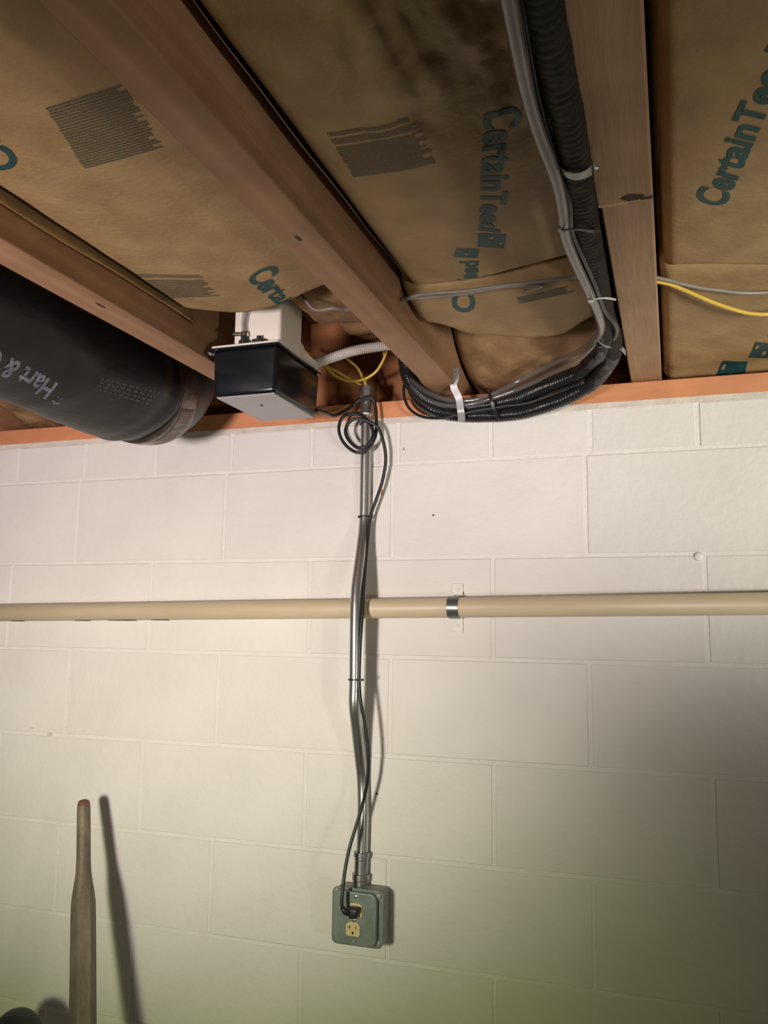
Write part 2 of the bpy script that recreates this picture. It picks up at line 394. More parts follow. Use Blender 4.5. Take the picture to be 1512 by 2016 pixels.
def pB(x, u):
    e = edgeB(x)
    return [(-.475, 2.262), (-.452, 2.222), (-.41, 2.209), (e-.05, 2.206), (e-.012, 2.208), (e+.004, 2.218), (e-.006, 2.240), (e+.0, 2.275), (e+.06, 2.315), (-.02, 2.33)]
profile_piece(.974, 1.304, pB, amp=.0026, parent=tB2)
tB3 = thing('insulation_batt', 'dark wrinkled paper lump stuffed at the sill, behind the black hose bundle', 'insulation', (1.1, -.02, 2.2))
def pB3(x, u):
    k = 1-smst(1.15, 1.26, x); b = noise.noise(V((x*16, 0, 2)))*.02
    return [(-.10+.05*u, 2.345), (-.135+b+.05*u, 2.30), (-.115+b, 2.262-.008*k), (-.06, 2.238-.012*k+b), (-.01, 2.215-.01*k+.012*u), (.045, 2.19+.03*(1-k)), (.085, 2.185+.05*(1-k))]
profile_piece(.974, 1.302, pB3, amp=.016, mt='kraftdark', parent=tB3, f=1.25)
tC2 = thing('insulation_batt', 'end piece of kraft insulation sagging onto the sill, in the right bay', 'insulation', (1.54, -.2, 2.2))
def pC(x, u): return [(-.455+.04*u, 2.255), (-.43+.04*u, 2.222), (-.37, 2.213), (-.25, 2.210), (-.12, 2.206), (-.04, 2.200), (.01, 2.192+.01*u), (.05, 2.185+.04*math.sin(u*5)**2*0), (.085, 2.20)]
profile_piece(1.374, 1.710, pC, amp=.0022, parent=tC2)
tA2 = thing('insulation_batt', 'short brown insulation piece behind the pump, between corrugated hose and ceiling', 'insulation', (.76, -.2, 2.26))
def pA(x, u): return [(-.44, 2.30), (-.40, 2.262), (-.33, 2.256+.01*u), (-.25, 2.262), (-.21, 2.285), (-.17, 2.30), (-.10, 2.296), (-.02, 2.31), (.06, 2.33)]
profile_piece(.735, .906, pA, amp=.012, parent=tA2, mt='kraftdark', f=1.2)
tY = thing('insulation_batt', 'torn brown insulation stuffed above the sill, left of the duct', 'insulation', (-.1, -.02, 2.2))
def pY(x, u): return [(-.22, 2.30), (-.14, 2.26), (-.06, 2.23), (.0, 2.212), (.04, 2.195), (.08, 2.19)]
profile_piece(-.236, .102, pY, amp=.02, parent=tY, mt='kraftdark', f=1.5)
tY2 = thing('insulation_batt', 'torn brown insulation lump at the far left edge above the sill', 'insulation', (-.45, -.02, 2.2))
profile_piece(-.68, -.304, pY, amp=.02, parent=tY2, mt='kraft', f=1.5)

# ------------------------------------------------------------------ print on the facing
def glyphs(body, bold=.033, sx=.78, spacing=1.0):
    cu = bpy.data.curves.new('t', 'FONT'); cu.body = body; cu.size = 1; cu.offset = bold; cu.resolution_u = 4; cu.space_character = spacing
    o = bpy.data.objects.new('t', cu); C.objects.link(o); dg = bpy.context.evaluated_depsgraph_get(); dg.update()
    me = bpy.data.meshes.new_from_object(o.evaluated_get(dg)); bm = nb(); bm.from_mesh(me)
    bpy.data.objects.remove(o); bpy.data.meshes.remove(me); bpy.data.curves.remove(cu)
    x0 = min(v.co.x for v in bm.verts); x1 = max(v.co.x for v in bm.verts)
    for v in bm.verts: v.co.x = (v.co.x-x0)/(x1-x0); v.co.y /= .70       # length 0..1, cap height 0..1
    return bm
def cut(bm, L):
    for _ in range(5):
        e = [e for e in bm.edges if e.calc_length() > L]
        if not e: break
        bmesh.ops.subdivide_edges(bm, edges=e, cuts=1); bmesh.ops.triangulate(bm, faces=[f for f in bm.faces if len(f.verts) > 4])
TREES = {}; PZ = {}
def tree(o):
    if o.name not in TREES:
        root = o.parent.location if o.parent else V((0, 0, 0))
        TREES[o.name] = BVHTree.FromPolygons([v.co+root for v in o.data.vertices], [tuple(p.vertices) for p in o.data.polygons])
    return TREES[o.name]
def lay(bm, corners, zf, L=.005, off=.0007):
    zp = (2.196 if zf is PZ.get('C2') else 2.207 if zf is PZ.get('B2') else 2.222)
    """map unit square to 4 px corners (start-base, end-base, end-top, start-top) seen on the plane z=2.222"""
    q = [at(*c, 'z', zp) for c in corners]
    for v in bm.verts:
        a, b = v.co.x, v.co.y
        p = q[0].lerp(q[1], a).lerp(q[3].lerp(q[2], a), b); v.co = V((p.x, p.y, 0))
    cut(bm, L)
    for v in bm.verts:
        # fall onto the paper along the real vertical
        h = tree(zf).ray_cast(V((v.co.x, v.co.y, 2.0)), V((0, 0, 1)), .4)[0]
        v.co.z = (h.z if h else 2.23)-off
    return bm
def logo():
    bm = nb()   # filled square with a light cross-bar mark left open
    for x0, x1, y0, y1 in ((0, .22, 0, 1), (.22, .48, 0, .42), (.22, .48, .56, 1), (.48, .58, 0, 1), (.58, 1, 0, .25), (.58, .8, .25, .78), (.8, 1, .25, 1), (.58, .8, .9, 1)):
        vs = [bm.verts.new((a, b, 0)) for a, b in ((x0, y0), (x1, y0), (x1, y1), (x0, y1))]; bm.faces.new(vs)
    return bm
def lettering(parent, body, corners, zf, bold=.032, nm='lettering', m='teal'):
    bm = glyphs(body, bold) if body else logo()
    obj(nm, lay(bm, corners, zf), m, parent, label=('"%s" in teal letters' % body) if body else 'teal square emblem')
def fine(parent, corners, zf, rows, gaps=(), m='ink', seed=1):
    rows = int(rows*1.6)
    rnd = random.Random(seed); bm = nb()
    for r in range(rows):
        if r in gaps: continue
        y1 = 1-(r+.12)/rows; y0 = 1-(r+.74)/rows; x = rnd.uniform(0, .02)
        end = rnd.choice((1, 1, .97, .9)) 
        while x < end:
            wl = rnd.uniform(.012, .05); a, b = x, min(end, x+wl)
            vs = [bm.verts.new(c) for c in ((a, y0, 0), (b, y0, 0), (b, y1, 0), (a, y1, 0))]; bm.faces.new(vs); x += wl+.006
    obj('fine_print', lay(bm, corners, zf, .012, .0007), m, parent, label='block of illegible grey fine print')
zA, zB_, zC = [next(c for c in t.children if c.name.startswith('paper_facing')) for t in (bA, bB, bC)]
zB2, zC2 = [next(c for c in t.children if c.name.startswith('paper_facing')) for t in (tB2, tC2)]; PZ['C2'] = zC2; PZ['B2'] = zB2
lettering(bB, 'CertainTeed', [(955, 226), (944, 452), (984, 456), (1030, 222)], zB_)
lettering(bB, '', [(942, 458), (940, 484), (992, 487), (997, 460)], zB_)
lettering(bB, 'Teed', [(938, 566), (941, 512), (905, 514), (900, 566)], zB_)
lettering(bB, '', [(940, 507), (943, 489), (899, 488), (893, 505)], zB_)
lettering(tB2, 'C', [(932, 617), (934, 588), (892, 586), (890, 614)], zB2)
lettering(bA, 'Certain', [(484, 541), (560, 608), (585, 596), (538, 515)], zA)
lettering(bA, 'Certain', [(44, 322), (-150, 110), (-190, 150), (-10, 346)], zA)
lettering(bC, 'CertainTeed', [(1424, 405), (1562, 90), (1512, 80), (1366, 392)], zC)
lettering(tC2, '', [(1460, 738), (1472, 713), (1424, 712), (1402, 737)], zC2)
lettering(tC2, '', [(1526, 708), (1538, 684), (1488, 682), (1474, 707)], zC2)
lettering(tC2, 'eed', [(1545, 680), (1562, 622), (1520, 622), (1494, 678)], zC2)
fine(bA, [(165, 326), (322, 290), (240, 168), (88, 205)], zA, 15, (), 'ink', 3)
fine(bA, [(285, 600), (432, 580), (395, 536), (262, 545)], zA, 9, (2,), 'ink', 5)
fine(bB, [(695, 358), (858, 322), (822, 238), (642, 266)], zB_, 15, (2, 6), 'ink', 8)
fine(tB2, [(1022, 600), (1130, 578), (1120, 568), (1018, 588)], zB2, 3, (), 'ink', 9)

# ------------------------------------------------------------------ flexible duct
AX = [V((.305, -3.3, 2.175)), V((.318, -1.6, 2.177)), V((.325, -.7, 2.178)), V((.332, -.36, 2.168))]
EL = [V((.332, -.36, 2.168)), V((.337, -.25, 2.166)), V((.342, -.185, 2.186)), V((.344, -.150, 2.24)), V((.344, -.138, 2.31)), V((.344, -.136, 2.375))]
path = resample(spline(AX+EL[1:], 12), .010)
iend = next(i for i, p in enumerate(path) if p.y > -.262)
RD = .122
duct = thing('flexible_duct', 'thick black flexible duct with pale lettering, left of the leftmost joist', 'duct', (.33, -1.6, 2.05))
def rj(i, s, th):
    w_ = noise.noise(V((math.cos(th)*1.6, math.sin(th)*1.6, s*7)))*.0045+noise.noise(V((th*2.0+s*4, 5, s*22)))*.0018*abs(math.sin(th/2+1))
    e = max(0, 1-(s1-s)/.10); return RD+w_-.010*e*e+.0035*math.sin(s*90+2*math.cos(th*2))*e
s1 = sum((path[i+1]-path[i]).length for i in range(iend))
jk = obj('jacket', sweep(nb(), path[:iend+1], rj, 56), 'jacket', duct, 'all')
obj('elbow', sweep(nb(), path[iend-1:], [RD-.016]*(len(path)-iend+1), 48), 'galv', duct, 'all', label='dull grey metal elbow')
obj('tape_band', sweep(nb(), path[iend:iend+7], [RD-.009, RD-.008, RD-.008, RD-.008, RD-.008, RD-.008, RD-.011], 48), 'tape', duct, 'all', label='shiny foil tape band with a worn pale label')
bd = bpy.data.objects['tape_band']
lb = nb(); T_ = (path[iend+5]-path[iend+1]).normalized(); U_ = V((1, 0, 0)); W_ = T_.cross(U_); rows_ = []
for k in range(25):
    a_ = math.radians(-75+140*k/24); n_ = (U_*math.sin(a_)-V((0, 0, 1))*math.cos(a_)); n_ = (n_-T_*n_.dot(T_)).normalized()
    rows_.append([lb.verts.new(path[iend+1+q]+n_*(RD-.0068)) for q in (0, 4)])
for k in range(24): lb.faces.new((rows_[k][0], rows_[k+1][0], rows_[k+1][1], rows_[k][1]))
bmesh.ops.solidify(lb, geom=lb.faces[:], thickness=.0004)
sub('label', lb, 'labelpaper', bd, 'all', label='worn off-white paper label with reddish smudges')
def cylpt(y, a, r):   # a: angle from straight down toward +x
    j = min(range(len(path)), key=lambda i: abs(path[i].y-y) if path[i].z < 2.2 else 9)
    p = path[j]; return V((p.x+math.sin(a)*r, y, p.z-math.cos(a)*r))
def cylhit(px, py):
    d = (FX*FPX+RX*(px-756)-UX*(py-1008)).normalized(); best = None
    t = .4
    while t < 3:
        q = CP+d*t; j = min(path[::6], key=lambda p: abs(p.y-q.y)); dx, dz = q.x-j.x, q.z-j.z
        if math.hypot(dx, dz) < RD+.003: return q.y, math.atan2(dx, -dz)
        t += .002
    return None
def ductprint(body, c, m, bold, rows=0, nm='lettering'):
    h = [cylhit(*p) for p in c]
    if any(x is None for x in h): print('duct print miss', c, h); return
    bm = nb()
    if body: bm.free(); bm = glyphs(body, bold)
    else:
        rnd = random.Random(4)
        for r in range(rows):
            x = 0
            while x < 1:
                w_ = rnd.uniform(.03, .1); vs = [bm.verts.new((a, b, 0)) for a, b in ((x, (r+.2)/rows), (min(1, x+w_), (r+.2)/rows), (min(1, x+w_), (r+.7)/rows), (x, (r+.7)/rows))]; bm.faces.new(vs); x += w_+.025
    for v in bm.verts:
        a, b = v.co.x, v.co.y
        f = lambda k: (h[0][k]*(1-a)+h[1][k]*a)*(1-b)+(h[3][k]*(1-a)+h[2][k]*a)*b
        v.co = V((f(0), f(1), 0))
    cut(bm, .01)
    for v in bm.verts:
        q = cylpt(v.co.x, v.co.y, RD); o_ = cylpt(v.co.x, v.co.y, RD*1.3); dd = (q-o_).normalized()
        h = tree(jk).ray_cast(o_, dd, .2)[0]; v.co = (h or q)-dd*.0006
    sub(nm, bm, m, jk, label=('"%s" printed upside down in pale letters' % body) if body else 'faint small print')
ductprint('* Hart & Cooley', [(138, 772), (-110, 632), (-145, 668), (113, 800)], 'ductink', .03)
ductprint('', [(315, 770), (195, 742), (185, 768), (290, 800)], 'ductink2', 0, 4, 'fine_print')

# ------------------------------------------------------------------ condensate pump
pump = thing('condensate_pump', 'boxy pump with black tank, white cover and pale underside, above the sill', 'pump', (.65, -.28, 2.094))
PX0, PX1, PY0, PY1, PZ0, PZ1 = .588, .720, -.388, -.192, 2.094, 2.184
def taper(bm, z0, z1, k):
    cx, cy = (PX0+PX1)/2, (PY0+PY1)/2
    for v in bm.verts:
        t = max(0, (z1-v.co.z)/(z1-z0)); v.co.x = cx+(v.co.x-cx)*(1-k*t); v.co.y = cy+(v.co.y-cy)*(1-k*t*.6)
    return bm
tk = obj('tank', taper(B(PX0, PX1, PY0, PY1, PZ0, PZ1-.002, bev=.008, seg=3), PZ0, PZ1, .06), 'tank', pump, True)
sub('base_panel', B(PX0+.008, PX1-.008, PY0+.008, PY1-.006, PZ0-.0015, PZ0+.004, bev=.0013), 'tankbase', tk, True, label='pale grey underside')
sub('centre_mark', lathe((.655, -.315, PZ0-.003), (0, 0, 1), [(0, .002), (.002, .0035), (.0022, .0035)], 10), 'slot', tk)
obj('rim', B(PX0-.003, PX1+.003, PY0-.003, PY1, PZ1-.003, PZ1+.0015, bev=.001), 'tank', pump, True)
lid = obj('lid', B(PX0-.002, PX1+.002, PY0-.002, PY1, PZ1+.0015, PZ1+.0065, bev=.002), 'cover', pump, True, label='white lid edge')
bm = B(PX0+.036, PX1-.001, PY0+.012, -.280, PZ1+.006, PZ1+.110, bev=.006, seg=3)
cv = obj('motor_cover', bm, 'cover', pump, True, label='tall white motor housing')
bm = nb(); prof = [(-.281, PZ1+.040), (-.262, PZ1+.026), (-.198, PZ1+.022), (-.198, PZ1+.006), (-.281, PZ1+.006)]
a_ = [bm.verts.new((PX0+.035, y, z)) for y, z in prof]; b_ = [bm.verts.new((PX1-.001, y, z)) for y, z in prof]
bm.faces.new(a_); bm.faces.new(b_[::-1])
for i in range(5): bm.faces.new((a_[i], a_[(i+1) % 5], b_[(i+1) % 5], b_[i]))
bmesh.ops.recalc_face_normals(bm, faces=bm.faces[:]); bmesh.ops.bevel(bm, geom=bm.edges[:], offset=.003, segments=2, affect='EDGES')
obj('rear_cover', bm, 'cover', pump, True, label='low white rear housing')
for i in range(7):
    sub('vent_slot', B(PX1-.0016, PX1+.0004, -.21+i*.012, -.204+i*.012, PZ1+.075, PZ1+.105), 'slot', cv) if 0 else None
fy = PY0+.006
bx = .650
ob = obj('outlet_barb', lathe((bx, fy, PZ1+.006), (0, 0, 1), [(0, .010), (.006, .010), (.007, .0065), (.014, .0065), (.015, .0055), (.024, .005)], 16), 'rubber', pump, True)
clp = obj('hose_clamp', band((bx, fy, PZ1+.024), (0, 0, 1), .0068, .0068, .007, .001, up=(0, 1, 0)), 'screw', pump, True)
sub('clamp_screw', cyl((bx-.020, fy-.004, PZ1+.026), (bx-.002, fy-.004, PZ1+.024), .0036, 12), 'screw', clp)
obj('reset_knob', lathe((.681, fy-.001, PZ1+.006), (0, 0, 1), [(0, .014), (.003, .014), (.004, .005), (.012, .005)], 16), 'rubber', pump, True)
obj('mounting_screw', lathe((PX0-.006, PY0+.002, PZ1-.006), (0, -1, 0), [(0, .003), (.004, .004), (.006, .002)], 10), 'screw', pump, True)
obj('mounting_ear', B(PX0-.018, PX0+.004, PY0+.002, PY0+.016, PZ1-.006, PZ1+.001, bev=.001), 'tank', pump)
tag(obj('vinyl_tube', tube([(bx, fy, PZ1+.022), (bx-.001, fy-.001, PZ1+.05), (bx+.006, fy-.004, PZ1+.075), (bx+.022, fy-.002, PZ1+.10), (bx+.05, fy-.01, PZ1+.118), (bx+.1, fy-.03, PZ1+.125)], .0052, 12, .006), 'clear', None, 'all'),
    'short clear tube rising from the outlet in front of the white pump cover', 'tube')
hp = [at(618, 716, 'y', -.20), at(660, 702, 'y', -.18), at(700, 690, 'y', -.16), at(750, 682, 'y', -.14), V((.93, -.12, at(760, 680, 'y', -.13).z+.004))]
tag(obj('corrugated_hose', tube(hp, lambda i, s, t: .0098+.0011*math.sin(s*1500), 16, .0012), 'hose', None, 'all'),
    'ribbed whitish drain hose running from the pump to the middle joist', 'hose')

# ------------------------------------------------------------------ conduit, box, cord
CY = -.0135
cpts = [at(722, 788, 'y', CY), at(720, 900, 'y', CY), at(718.5, 1000, 'y', CY)]
bend = [at(717, 1040, 'y', CY-.004), at(709, 1105, 'y', CY-.032), at(702, 1165, 'y', -.062), at(700, 1230, 'y', -.068), at(699, 1340, 'y', -.068), at(698, 1390, 'y', -.066), at(703, 1440, 'y', -.046), at(710, 1500, 'y', -.024), at(714, 1540, 'y', CY)]
tail = [at(715, 1600, 'y', CY), at(713, 1684, 'y', CY)]
cond = thing('conduit', 'shiny steel conduit running down the block wall and bowed over the cream pipe', 'conduit', (.757, CY, 1.18))
obj('pipe', tube(cpts+bend+tail, .0118, 20, .010), 'emt', cond, 'all')
top = cpts[0]
cpl = obj('coupling', lathe(at(722, 768, 'y', CY), (0, 0, -1), [(0, .0125), (0, .0155), (.016, .0155), (.018, .0138), (.050, .0138), (.052, .0150), (.056, .0150), (.058, .0138), (.062, .0120)], 24), 'emt', cond, True)
sub('set_screw', lathe(at(721, 790, 'y', CY-.0135), (0, -1, 0), [(0, .0035), (.003, .0035), (.004, .002)], 10), 'screw', cpl)
obj('insulating_bushing', lathe(at(722, 762, 'y', CY), (0, 0, -1), [(0, .012), (0, .0158), (.012, .0158), (.012, .0120)], 24), 'zinc', cond, True, label='dull grey end bushing')
e0 = at(712.5, 1676, 'y', CY); e1 = at(710, 1745, 'y', CY)
zz = (e0-e1).length
obj('box_connector', lathe(e0, (e1-e0), [(0, .0125), (.001, .0165), (.009, .0165), (.010, .0150), (.015, .0150), (.016, .0142), (zz*.62, .0142), (zz*.63, .018), (zz*.80, .018), (zz*.82, .0165), (zz*1.0, .0165)], 24), 'zinc', cond, True)
for px, py in ((700, 1361),):
    p = at(698.5, 1361, 'y', -.068); obj('seam_ring', band(p, (0, 0, 1), .0119, .0119, .0012, .0002, up=(0, 1, 0)), 'zinc', cond, True)
# outlet box
bxo = thing('outlet_box', 'grey steel outlet box with duplex receptacle at the bottom of the conduit', 'outlet', (.765, 0, 1.05))
BX0, BX1, BZ0, BZ1 = .712, .820, 1.056, 1.164
obj('box_body', B(BX0+.002, BX1-.002, -.046, -.0008, BZ0+.002, BZ1-.002, bev=.010, seg=4), 'boxside', bxo, True)
def rplate(x0, x1, z0, z1, y0, y1, r, n=6):
    bm = nb(); P = []
    for cx, cz, a in ((x1-r, z1-r, 0), (x0+r, z1-r, 90), (x0+r, z0+r, 180), (x1-r, z0+r, 270)):
        for k in range(n+1): t = math.radians(a+90*k/n); P.append((cx+r*math.cos(t), cz+r*math.sin(t)))
    f = bm.faces.new([bm.verts.new((x, y1, z)) for x, z in P]); e = bmesh.ops.extrude_face_region(bm, geom=[f])
    bmesh.ops.translate(bm, vec=(0, y0-y1, 0), verts=[v for v in e['geom'] if isinstance(v, bmesh.types.BMVert)])
    bmesh.ops.recalc_face_normals(bm, faces=bm.faces[:]); return bm
obj('cover_flange', rplate(BX0, BX1, BZ0, BZ1, -.0495, -.046, .011), 'boxgrey', bxo)
fc = obj('cover_plate', rplate(BX0+.004, BX1-.010, BZ0+.003, BZ1-.004, -.060, -.049, .016), 'boxgrey', bxo)
bmd = fc.modifiers.new('b', 'BEVEL'); bmd.width = .0025; bmd.segments = 3; bmd.limit_method = 'ANGLE'
for cx, cz in ((BX0+.009, BZ1-.009), (BX1-.010, BZ1-.010), (BX0+.009, BZ0+.009), (BX1-.010, BZ0+.010)):
    obj('corner_screw', lathe((cx, -.0495, cz), (0, -1, 0), [(0, .006), (.002, .006), (.003, .004), (.003, .001)], 14), 'boxside', bxo, True)
FY = -.0605
RC = at(695, 1830, 'y', FY); UC = at(700, 1793, 'y', FY)
def dface(c):
    bm = nb(); r = .0165; P = []
    for k in range(40):
        t = 2*math.pi*k/40; x, z = r*math.cos(t), r*math.sin(t); P.append((c.x+max(-.0145, min(.0145, x)), c.z+max(-.0118, min(.0145, z))))
    f = bm.faces.new([bm.verts.new((x, FY+.0005, z)) for x, z in P]); e = bmesh.ops.extrude_face_region(bm, geom=[f])
    bmesh.ops.translate(bm, vec=(0, -.0022, 0), verts=[v for v in e['geom'] if isinstance(v, bmesh.types.BMVert)])
    bmesh.ops.recalc_face_normals(bm, faces=bm.faces[:]); return bm
rl = obj('receptacle_face', dface(RC), 'ivory', bxo, label='ivory lower socket, empty')
s = FY-.0019
sub('slot', B(RC.x-.0072, RC.x-.0055, s, s+.001, RC.z+.0005, RC.z+.0078), 'slot', rl)
sub('slot', B(RC.x-.0100, RC.x-.0072, s, s+.001, RC.z+.0036, RC.z+.0052), 'slot', rl)
sub('slot', B(RC.x+.0055, RC.x+.0070, s, s+.001, RC.z+.0008, RC.z+.0072), 'slot', rl)
sub('ground_hole', lathe((RC.x, s+.001, RC.z-.0060), (0, -1, 0), [(0, .0026), (.001, .0026)], 12), 'slot', rl)
obj('receptacle_face', dface(UC), 'ivory', bxo, label='ivory upper socket behind the plug')
obj('centre_screw', lathe(((RC.x+UC.x)/2, FY+.0005, (RC.z+UC.z)/2), (0, -1, 0), [(0, .0035), (.0015, .0035), (.0026, .002)], 12), 'screw', bxo, True)
obj('stamped_mark', B(UC.x-.006, UC.x+.006, FY-.0006, FY+.0002, UC.z+.0185, UC.z+.0195), 'screw', bxo)
obj('plate_screw', lathe((UC.x, FY+.0005, UC.z+.026), (0, -1, 0), [(0, .003), (.0015, .003), (.002, .001)], 12), 'screw', bxo, True)
obj('plate_screw', lathe((RC.x+.001, FY+.0005, RC.z-.022), (0, -1, 0), [(0, .003), (.0015, .003), (.002, .001)], 12), 'boxside', bxo, True)
# power cord with plug
def Y(px, py, y): return at(px, py, 'y', y)
crd = thing('power_cord', 'black power cord looped on the conduit and plugged into the outlet box', 'cord', (.75, -.03, 1.10))
cp = [V((.716, -.196, 2.108)), Y(640, 812, -.14), Y(660, 818, -.09), Y(690, 802, -.045), Y(712, 785, -.040), Y(731, 782, -.032), Y(739, 800, -.028), Y(741, 835, -.030),
      Y(738, 862, -.034), Y(722, 886, -.038), Y(700, 890, -.040), Y(677, 872, -.040), Y(667, 846, -.040), Y(674, 822, -.038), Y(692, 815, -.036), Y(715, 820, -.036),
      Y(733, 843, -.042), Y(733, 862, -.048), Y(720, 879, -.052), Y(703, 881, -.052), Y(686, 866, -.050), Y(680, 848, -.048), Y(688, 831, -.046), Y(704, 824, -.045),
      Y(728, 831, -.041), Y(746, 845, -.036), Y(757, 880, -.030), Y(759, 912, -.026), Y(752, 950, -.024), Y(741, 983, -.024), Y(729, 1018, -.025), Y(724, 1060, -.030), Y(718, 1130, -.052), Y(714, 1200, -.068), Y(709, 1270, -.075),
      Y(707, 1337, -.076), Y(710, 1380, -.077), Y(719, 1430, -.070), Y(725, 1480, -.064), Y(724, 1530, -.058), Y(716, 1575, -.052), Y(703, 1620, -.055), Y(688, 1670, -.066), Y(679, 1715, -.076), Y(674, 1760, -.084), Y(673, 1782, -.086), Y(680, 1794, -.084)]
obj('cable', tube(cp, .0036, 10, .005), 'cord', crd, 'all')
bm = B(UC.x-.0125, UC.x+.0125, -.082, -.0632, UC.z-.010, UC.z+.010, bev=.004, seg=3)
for v in bm.verts:
    if v.co.z < UC.z: v.co.x = UC.x+(v.co.x-UC.x)*.62
pg = obj('plug', bm, 'rubber', crd, True)
sub('strain_relief', sweep(nb(), [Y(673, 1786, -.086), Y(680, 1795, -.083), V((UC.x-.006, -.074, UC.z))], [.0042, .0068, .0075], 12), 'rubber', pg, 'all')
def ziptie(px, py, yc, ra, rb, label, m='cord', th=.0011, w=.003, axis=(0, 0, 1), tail=None, c=None):
    c = c or at(px, py, 'y', yc)
    t = thing('cable_tie', label, 'cable tie', c)
    obj('strap', band(c, axis, ra, rb, w, th, up=(0, 1, 0)), m, t, True)
    h = c+(V(tail) if tail else V((rb, 0, 0)))
    obj('lock_head', B(h.x-.0025, h.x+.0025, h.y-.0022, h.y+.0022, h.z-.0024, h.z+.0024, bev=.0006), m, t)
    return t
ziptie(0, 0, 0, .0145, .0155, 'black cable tie holding the cord to the conduit above the cream pipe', c=at(718, 1018, 'y', CY)+V((.002, -.002, 0)), tail=(.0135, -.008, 0))
ziptie(0, 0, 0, .0145, .0155, 'black cable tie holding the cord to the conduit below the cream pipe', c=at(700, 1338, 'y', -.0685)+V((.002, -.002, 0)), tail=(.0135, -.008, 0))
ziptie(0, 0, 0, .0150, .0160, 'black cable tie near the coil of cord at the sill', c=at(722, 835, 'y', CY)+V((.001, -.001, 0)), tail=(.014, -.008, 0))
# yellow wires out of the conduit
T0 = at(720, 768, 'y', CY)
def yw(pts, label, r=.0030): tag(obj('yellow_wire', tube(pts, r, 10, .006), 'yellow', None, 'all'), label, 'wire')
yw([T0+V((.003, 0, -.02)), T0+V((.003, 0, .004)), Y(714, 745, -.02), Y(704, 725, -.03), Y(686, 709, -.045), Y(678, 702, -.03)], 'short yellow wire curling up and left out of the conduit top')
yw([T0+V((-.004, 0, -.02)), T0+V((-.004, .001, .004)), Y(700, 752, -.018), Y(680, 741, -.02), Y(660, 730, -.02), Y(635, 718, -.01), Y(610, 706, .02)], 'yellow wire leaving the conduit top toward the pump')
yw([T0+V((0, .004, -.02)), T0+V((.001, .004, .006)), Y(719, 748, -.02), Y(738, 734, -.03), Y(753, 712, -.04), Y(762, 690, -.045), Y(768, 665, -.05), V((.93, -.07, 2.33))], 'yellow wire rising from the conduit top to the middle joist')
yw([Y(600, 690, .01), Y(640, 722, -.022), Y(662, 741, -.028), Y(690, 750, -.032), Y(718, 746, -.034), Y(742, 730, -.036), Y(757, 705, -.040), Y(764, 685, -.04), V((.935, -.06, 2.315))], 'yellow wire sagging across above the conduit top')

# ------------------------------------------------------------------ cream pipe and strap
py = -.0255
pa, pb = at(0, 1206.5, 'y', py), at(1512, 1188.5, 'y', py)
dr = (pb-pa).normalized()
pp = thing('wall_pipe', 'long cream plastic pipe running across the block wall', 'pipe', (.7, py, pa.z))
obj('pipe', cyl(pa-dr*.9, pb+dr*1.1, .0208, 32), 'pvc', pp, 'all')
bm = nb()
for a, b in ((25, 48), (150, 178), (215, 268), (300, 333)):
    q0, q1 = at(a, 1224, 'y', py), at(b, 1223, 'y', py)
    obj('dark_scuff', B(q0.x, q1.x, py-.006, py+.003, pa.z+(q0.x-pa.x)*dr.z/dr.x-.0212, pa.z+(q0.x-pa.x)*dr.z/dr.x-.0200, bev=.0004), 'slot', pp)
sx = at(889, 1191, 'y', -.05).x; szc = pa.z+(sx-pa.x)*dr.z/dr.x
cl = thing('pipe_clamp', 'grey metal strap clamp with white painted tabs holding the cream pipe', 'clamp', (sx, -.02, szc))
obj('saddle', band((sx, py, szc), (1, 0, 0), .0209, .0209, .023, .0018, a0=-100, a1=100, up=(0, -1, 0), seg=26), 'clampgrey', cl, True)
for sgn in (1, -1):
    z0 = szc+sgn*.0225; z1 = szc+sgn*.050; za, zb = min(z0, z1), max(z0, z1)
    tb = obj('mounting_tab', B(sx-.0105, sx+.0125, -.0030, -.0009, za, zb, bev=.0006), 'tab', cl, label='white painted tab')
    sub('tab_screw', lathe((sx+.001, -.003, (za+zb)/2), (0, -1, 0), [(0, .004), (.0012, .004), (.002, .0025), (.0016, .001)], 12), 'tab', tb, True)
    if sgn > 0: sub('rust_spot', B(sx+.0118, sx+.0134, -.0034, -.001, za+.004, za+.010, bev=.0003), 'rust', tb)
    web = B(sx-.0105, sx+.0115, -.0075, -.0012, min(szc+sgn*.0200, z0), max(szc+sgn*.0200, z0)); obj('bend', web, 'clampgrey', cl)

# ------------------------------------------------------------------ hoses along the pale joist, then along the sill
def Z(px, py, z): return at(px, py, 'z', z)
rib = lambda r, a, f: (lambda i, s, t: r+a*math.sin(s*f+2.5*noise.noise(V((s*18, math.cos(t)*2.5, 1))))*(.5+noise.noise(V((s*40, t*0+math.sin(t)*2, 7))))+.0012*noise.noise(V((s*30, math.cos(t)*2, math.sin(t)*2))))
lA = [Z(1015, -300, 2.172), Z(1048, -90, 2.170), Z(1066, 0, 2.168), Z(1098, 150, 2.166), Z(1122, 260, 2.164), Z(1138, 350, 2.162), Z(1152, 440, 2.162), Z(1168, 520, 2.162), Z(1184, 600, 2.166), Y(1196, 648, -.315),
      Y(1190, 683, -.215), Y(1168, 710, -.125), Y(1140, 735, -.078), Y(1085, 757, -.054), Y(1020, 782, -.046), Y(960, 797, -.044), Y(900, 803, -.044), Y(850, 790, -.044), Y(818, 763, -.042), Y(803, 735, -.040), Y(797, 690, -.04), Y(797, 640, -.04)]
i0 = 10
hA = thing('insulated_line', 'thick black foam covered pipe beside the pale joist, bending left along the sill', 'pipe', (1.28, -.5, 2.15))
obj('foam_sleeve', tube(lA[:i0+1], rib(.0165, .0008, 620), 20, .0025), 'foam', hA, 'all', label='matt wrinkled black foam sleeve')
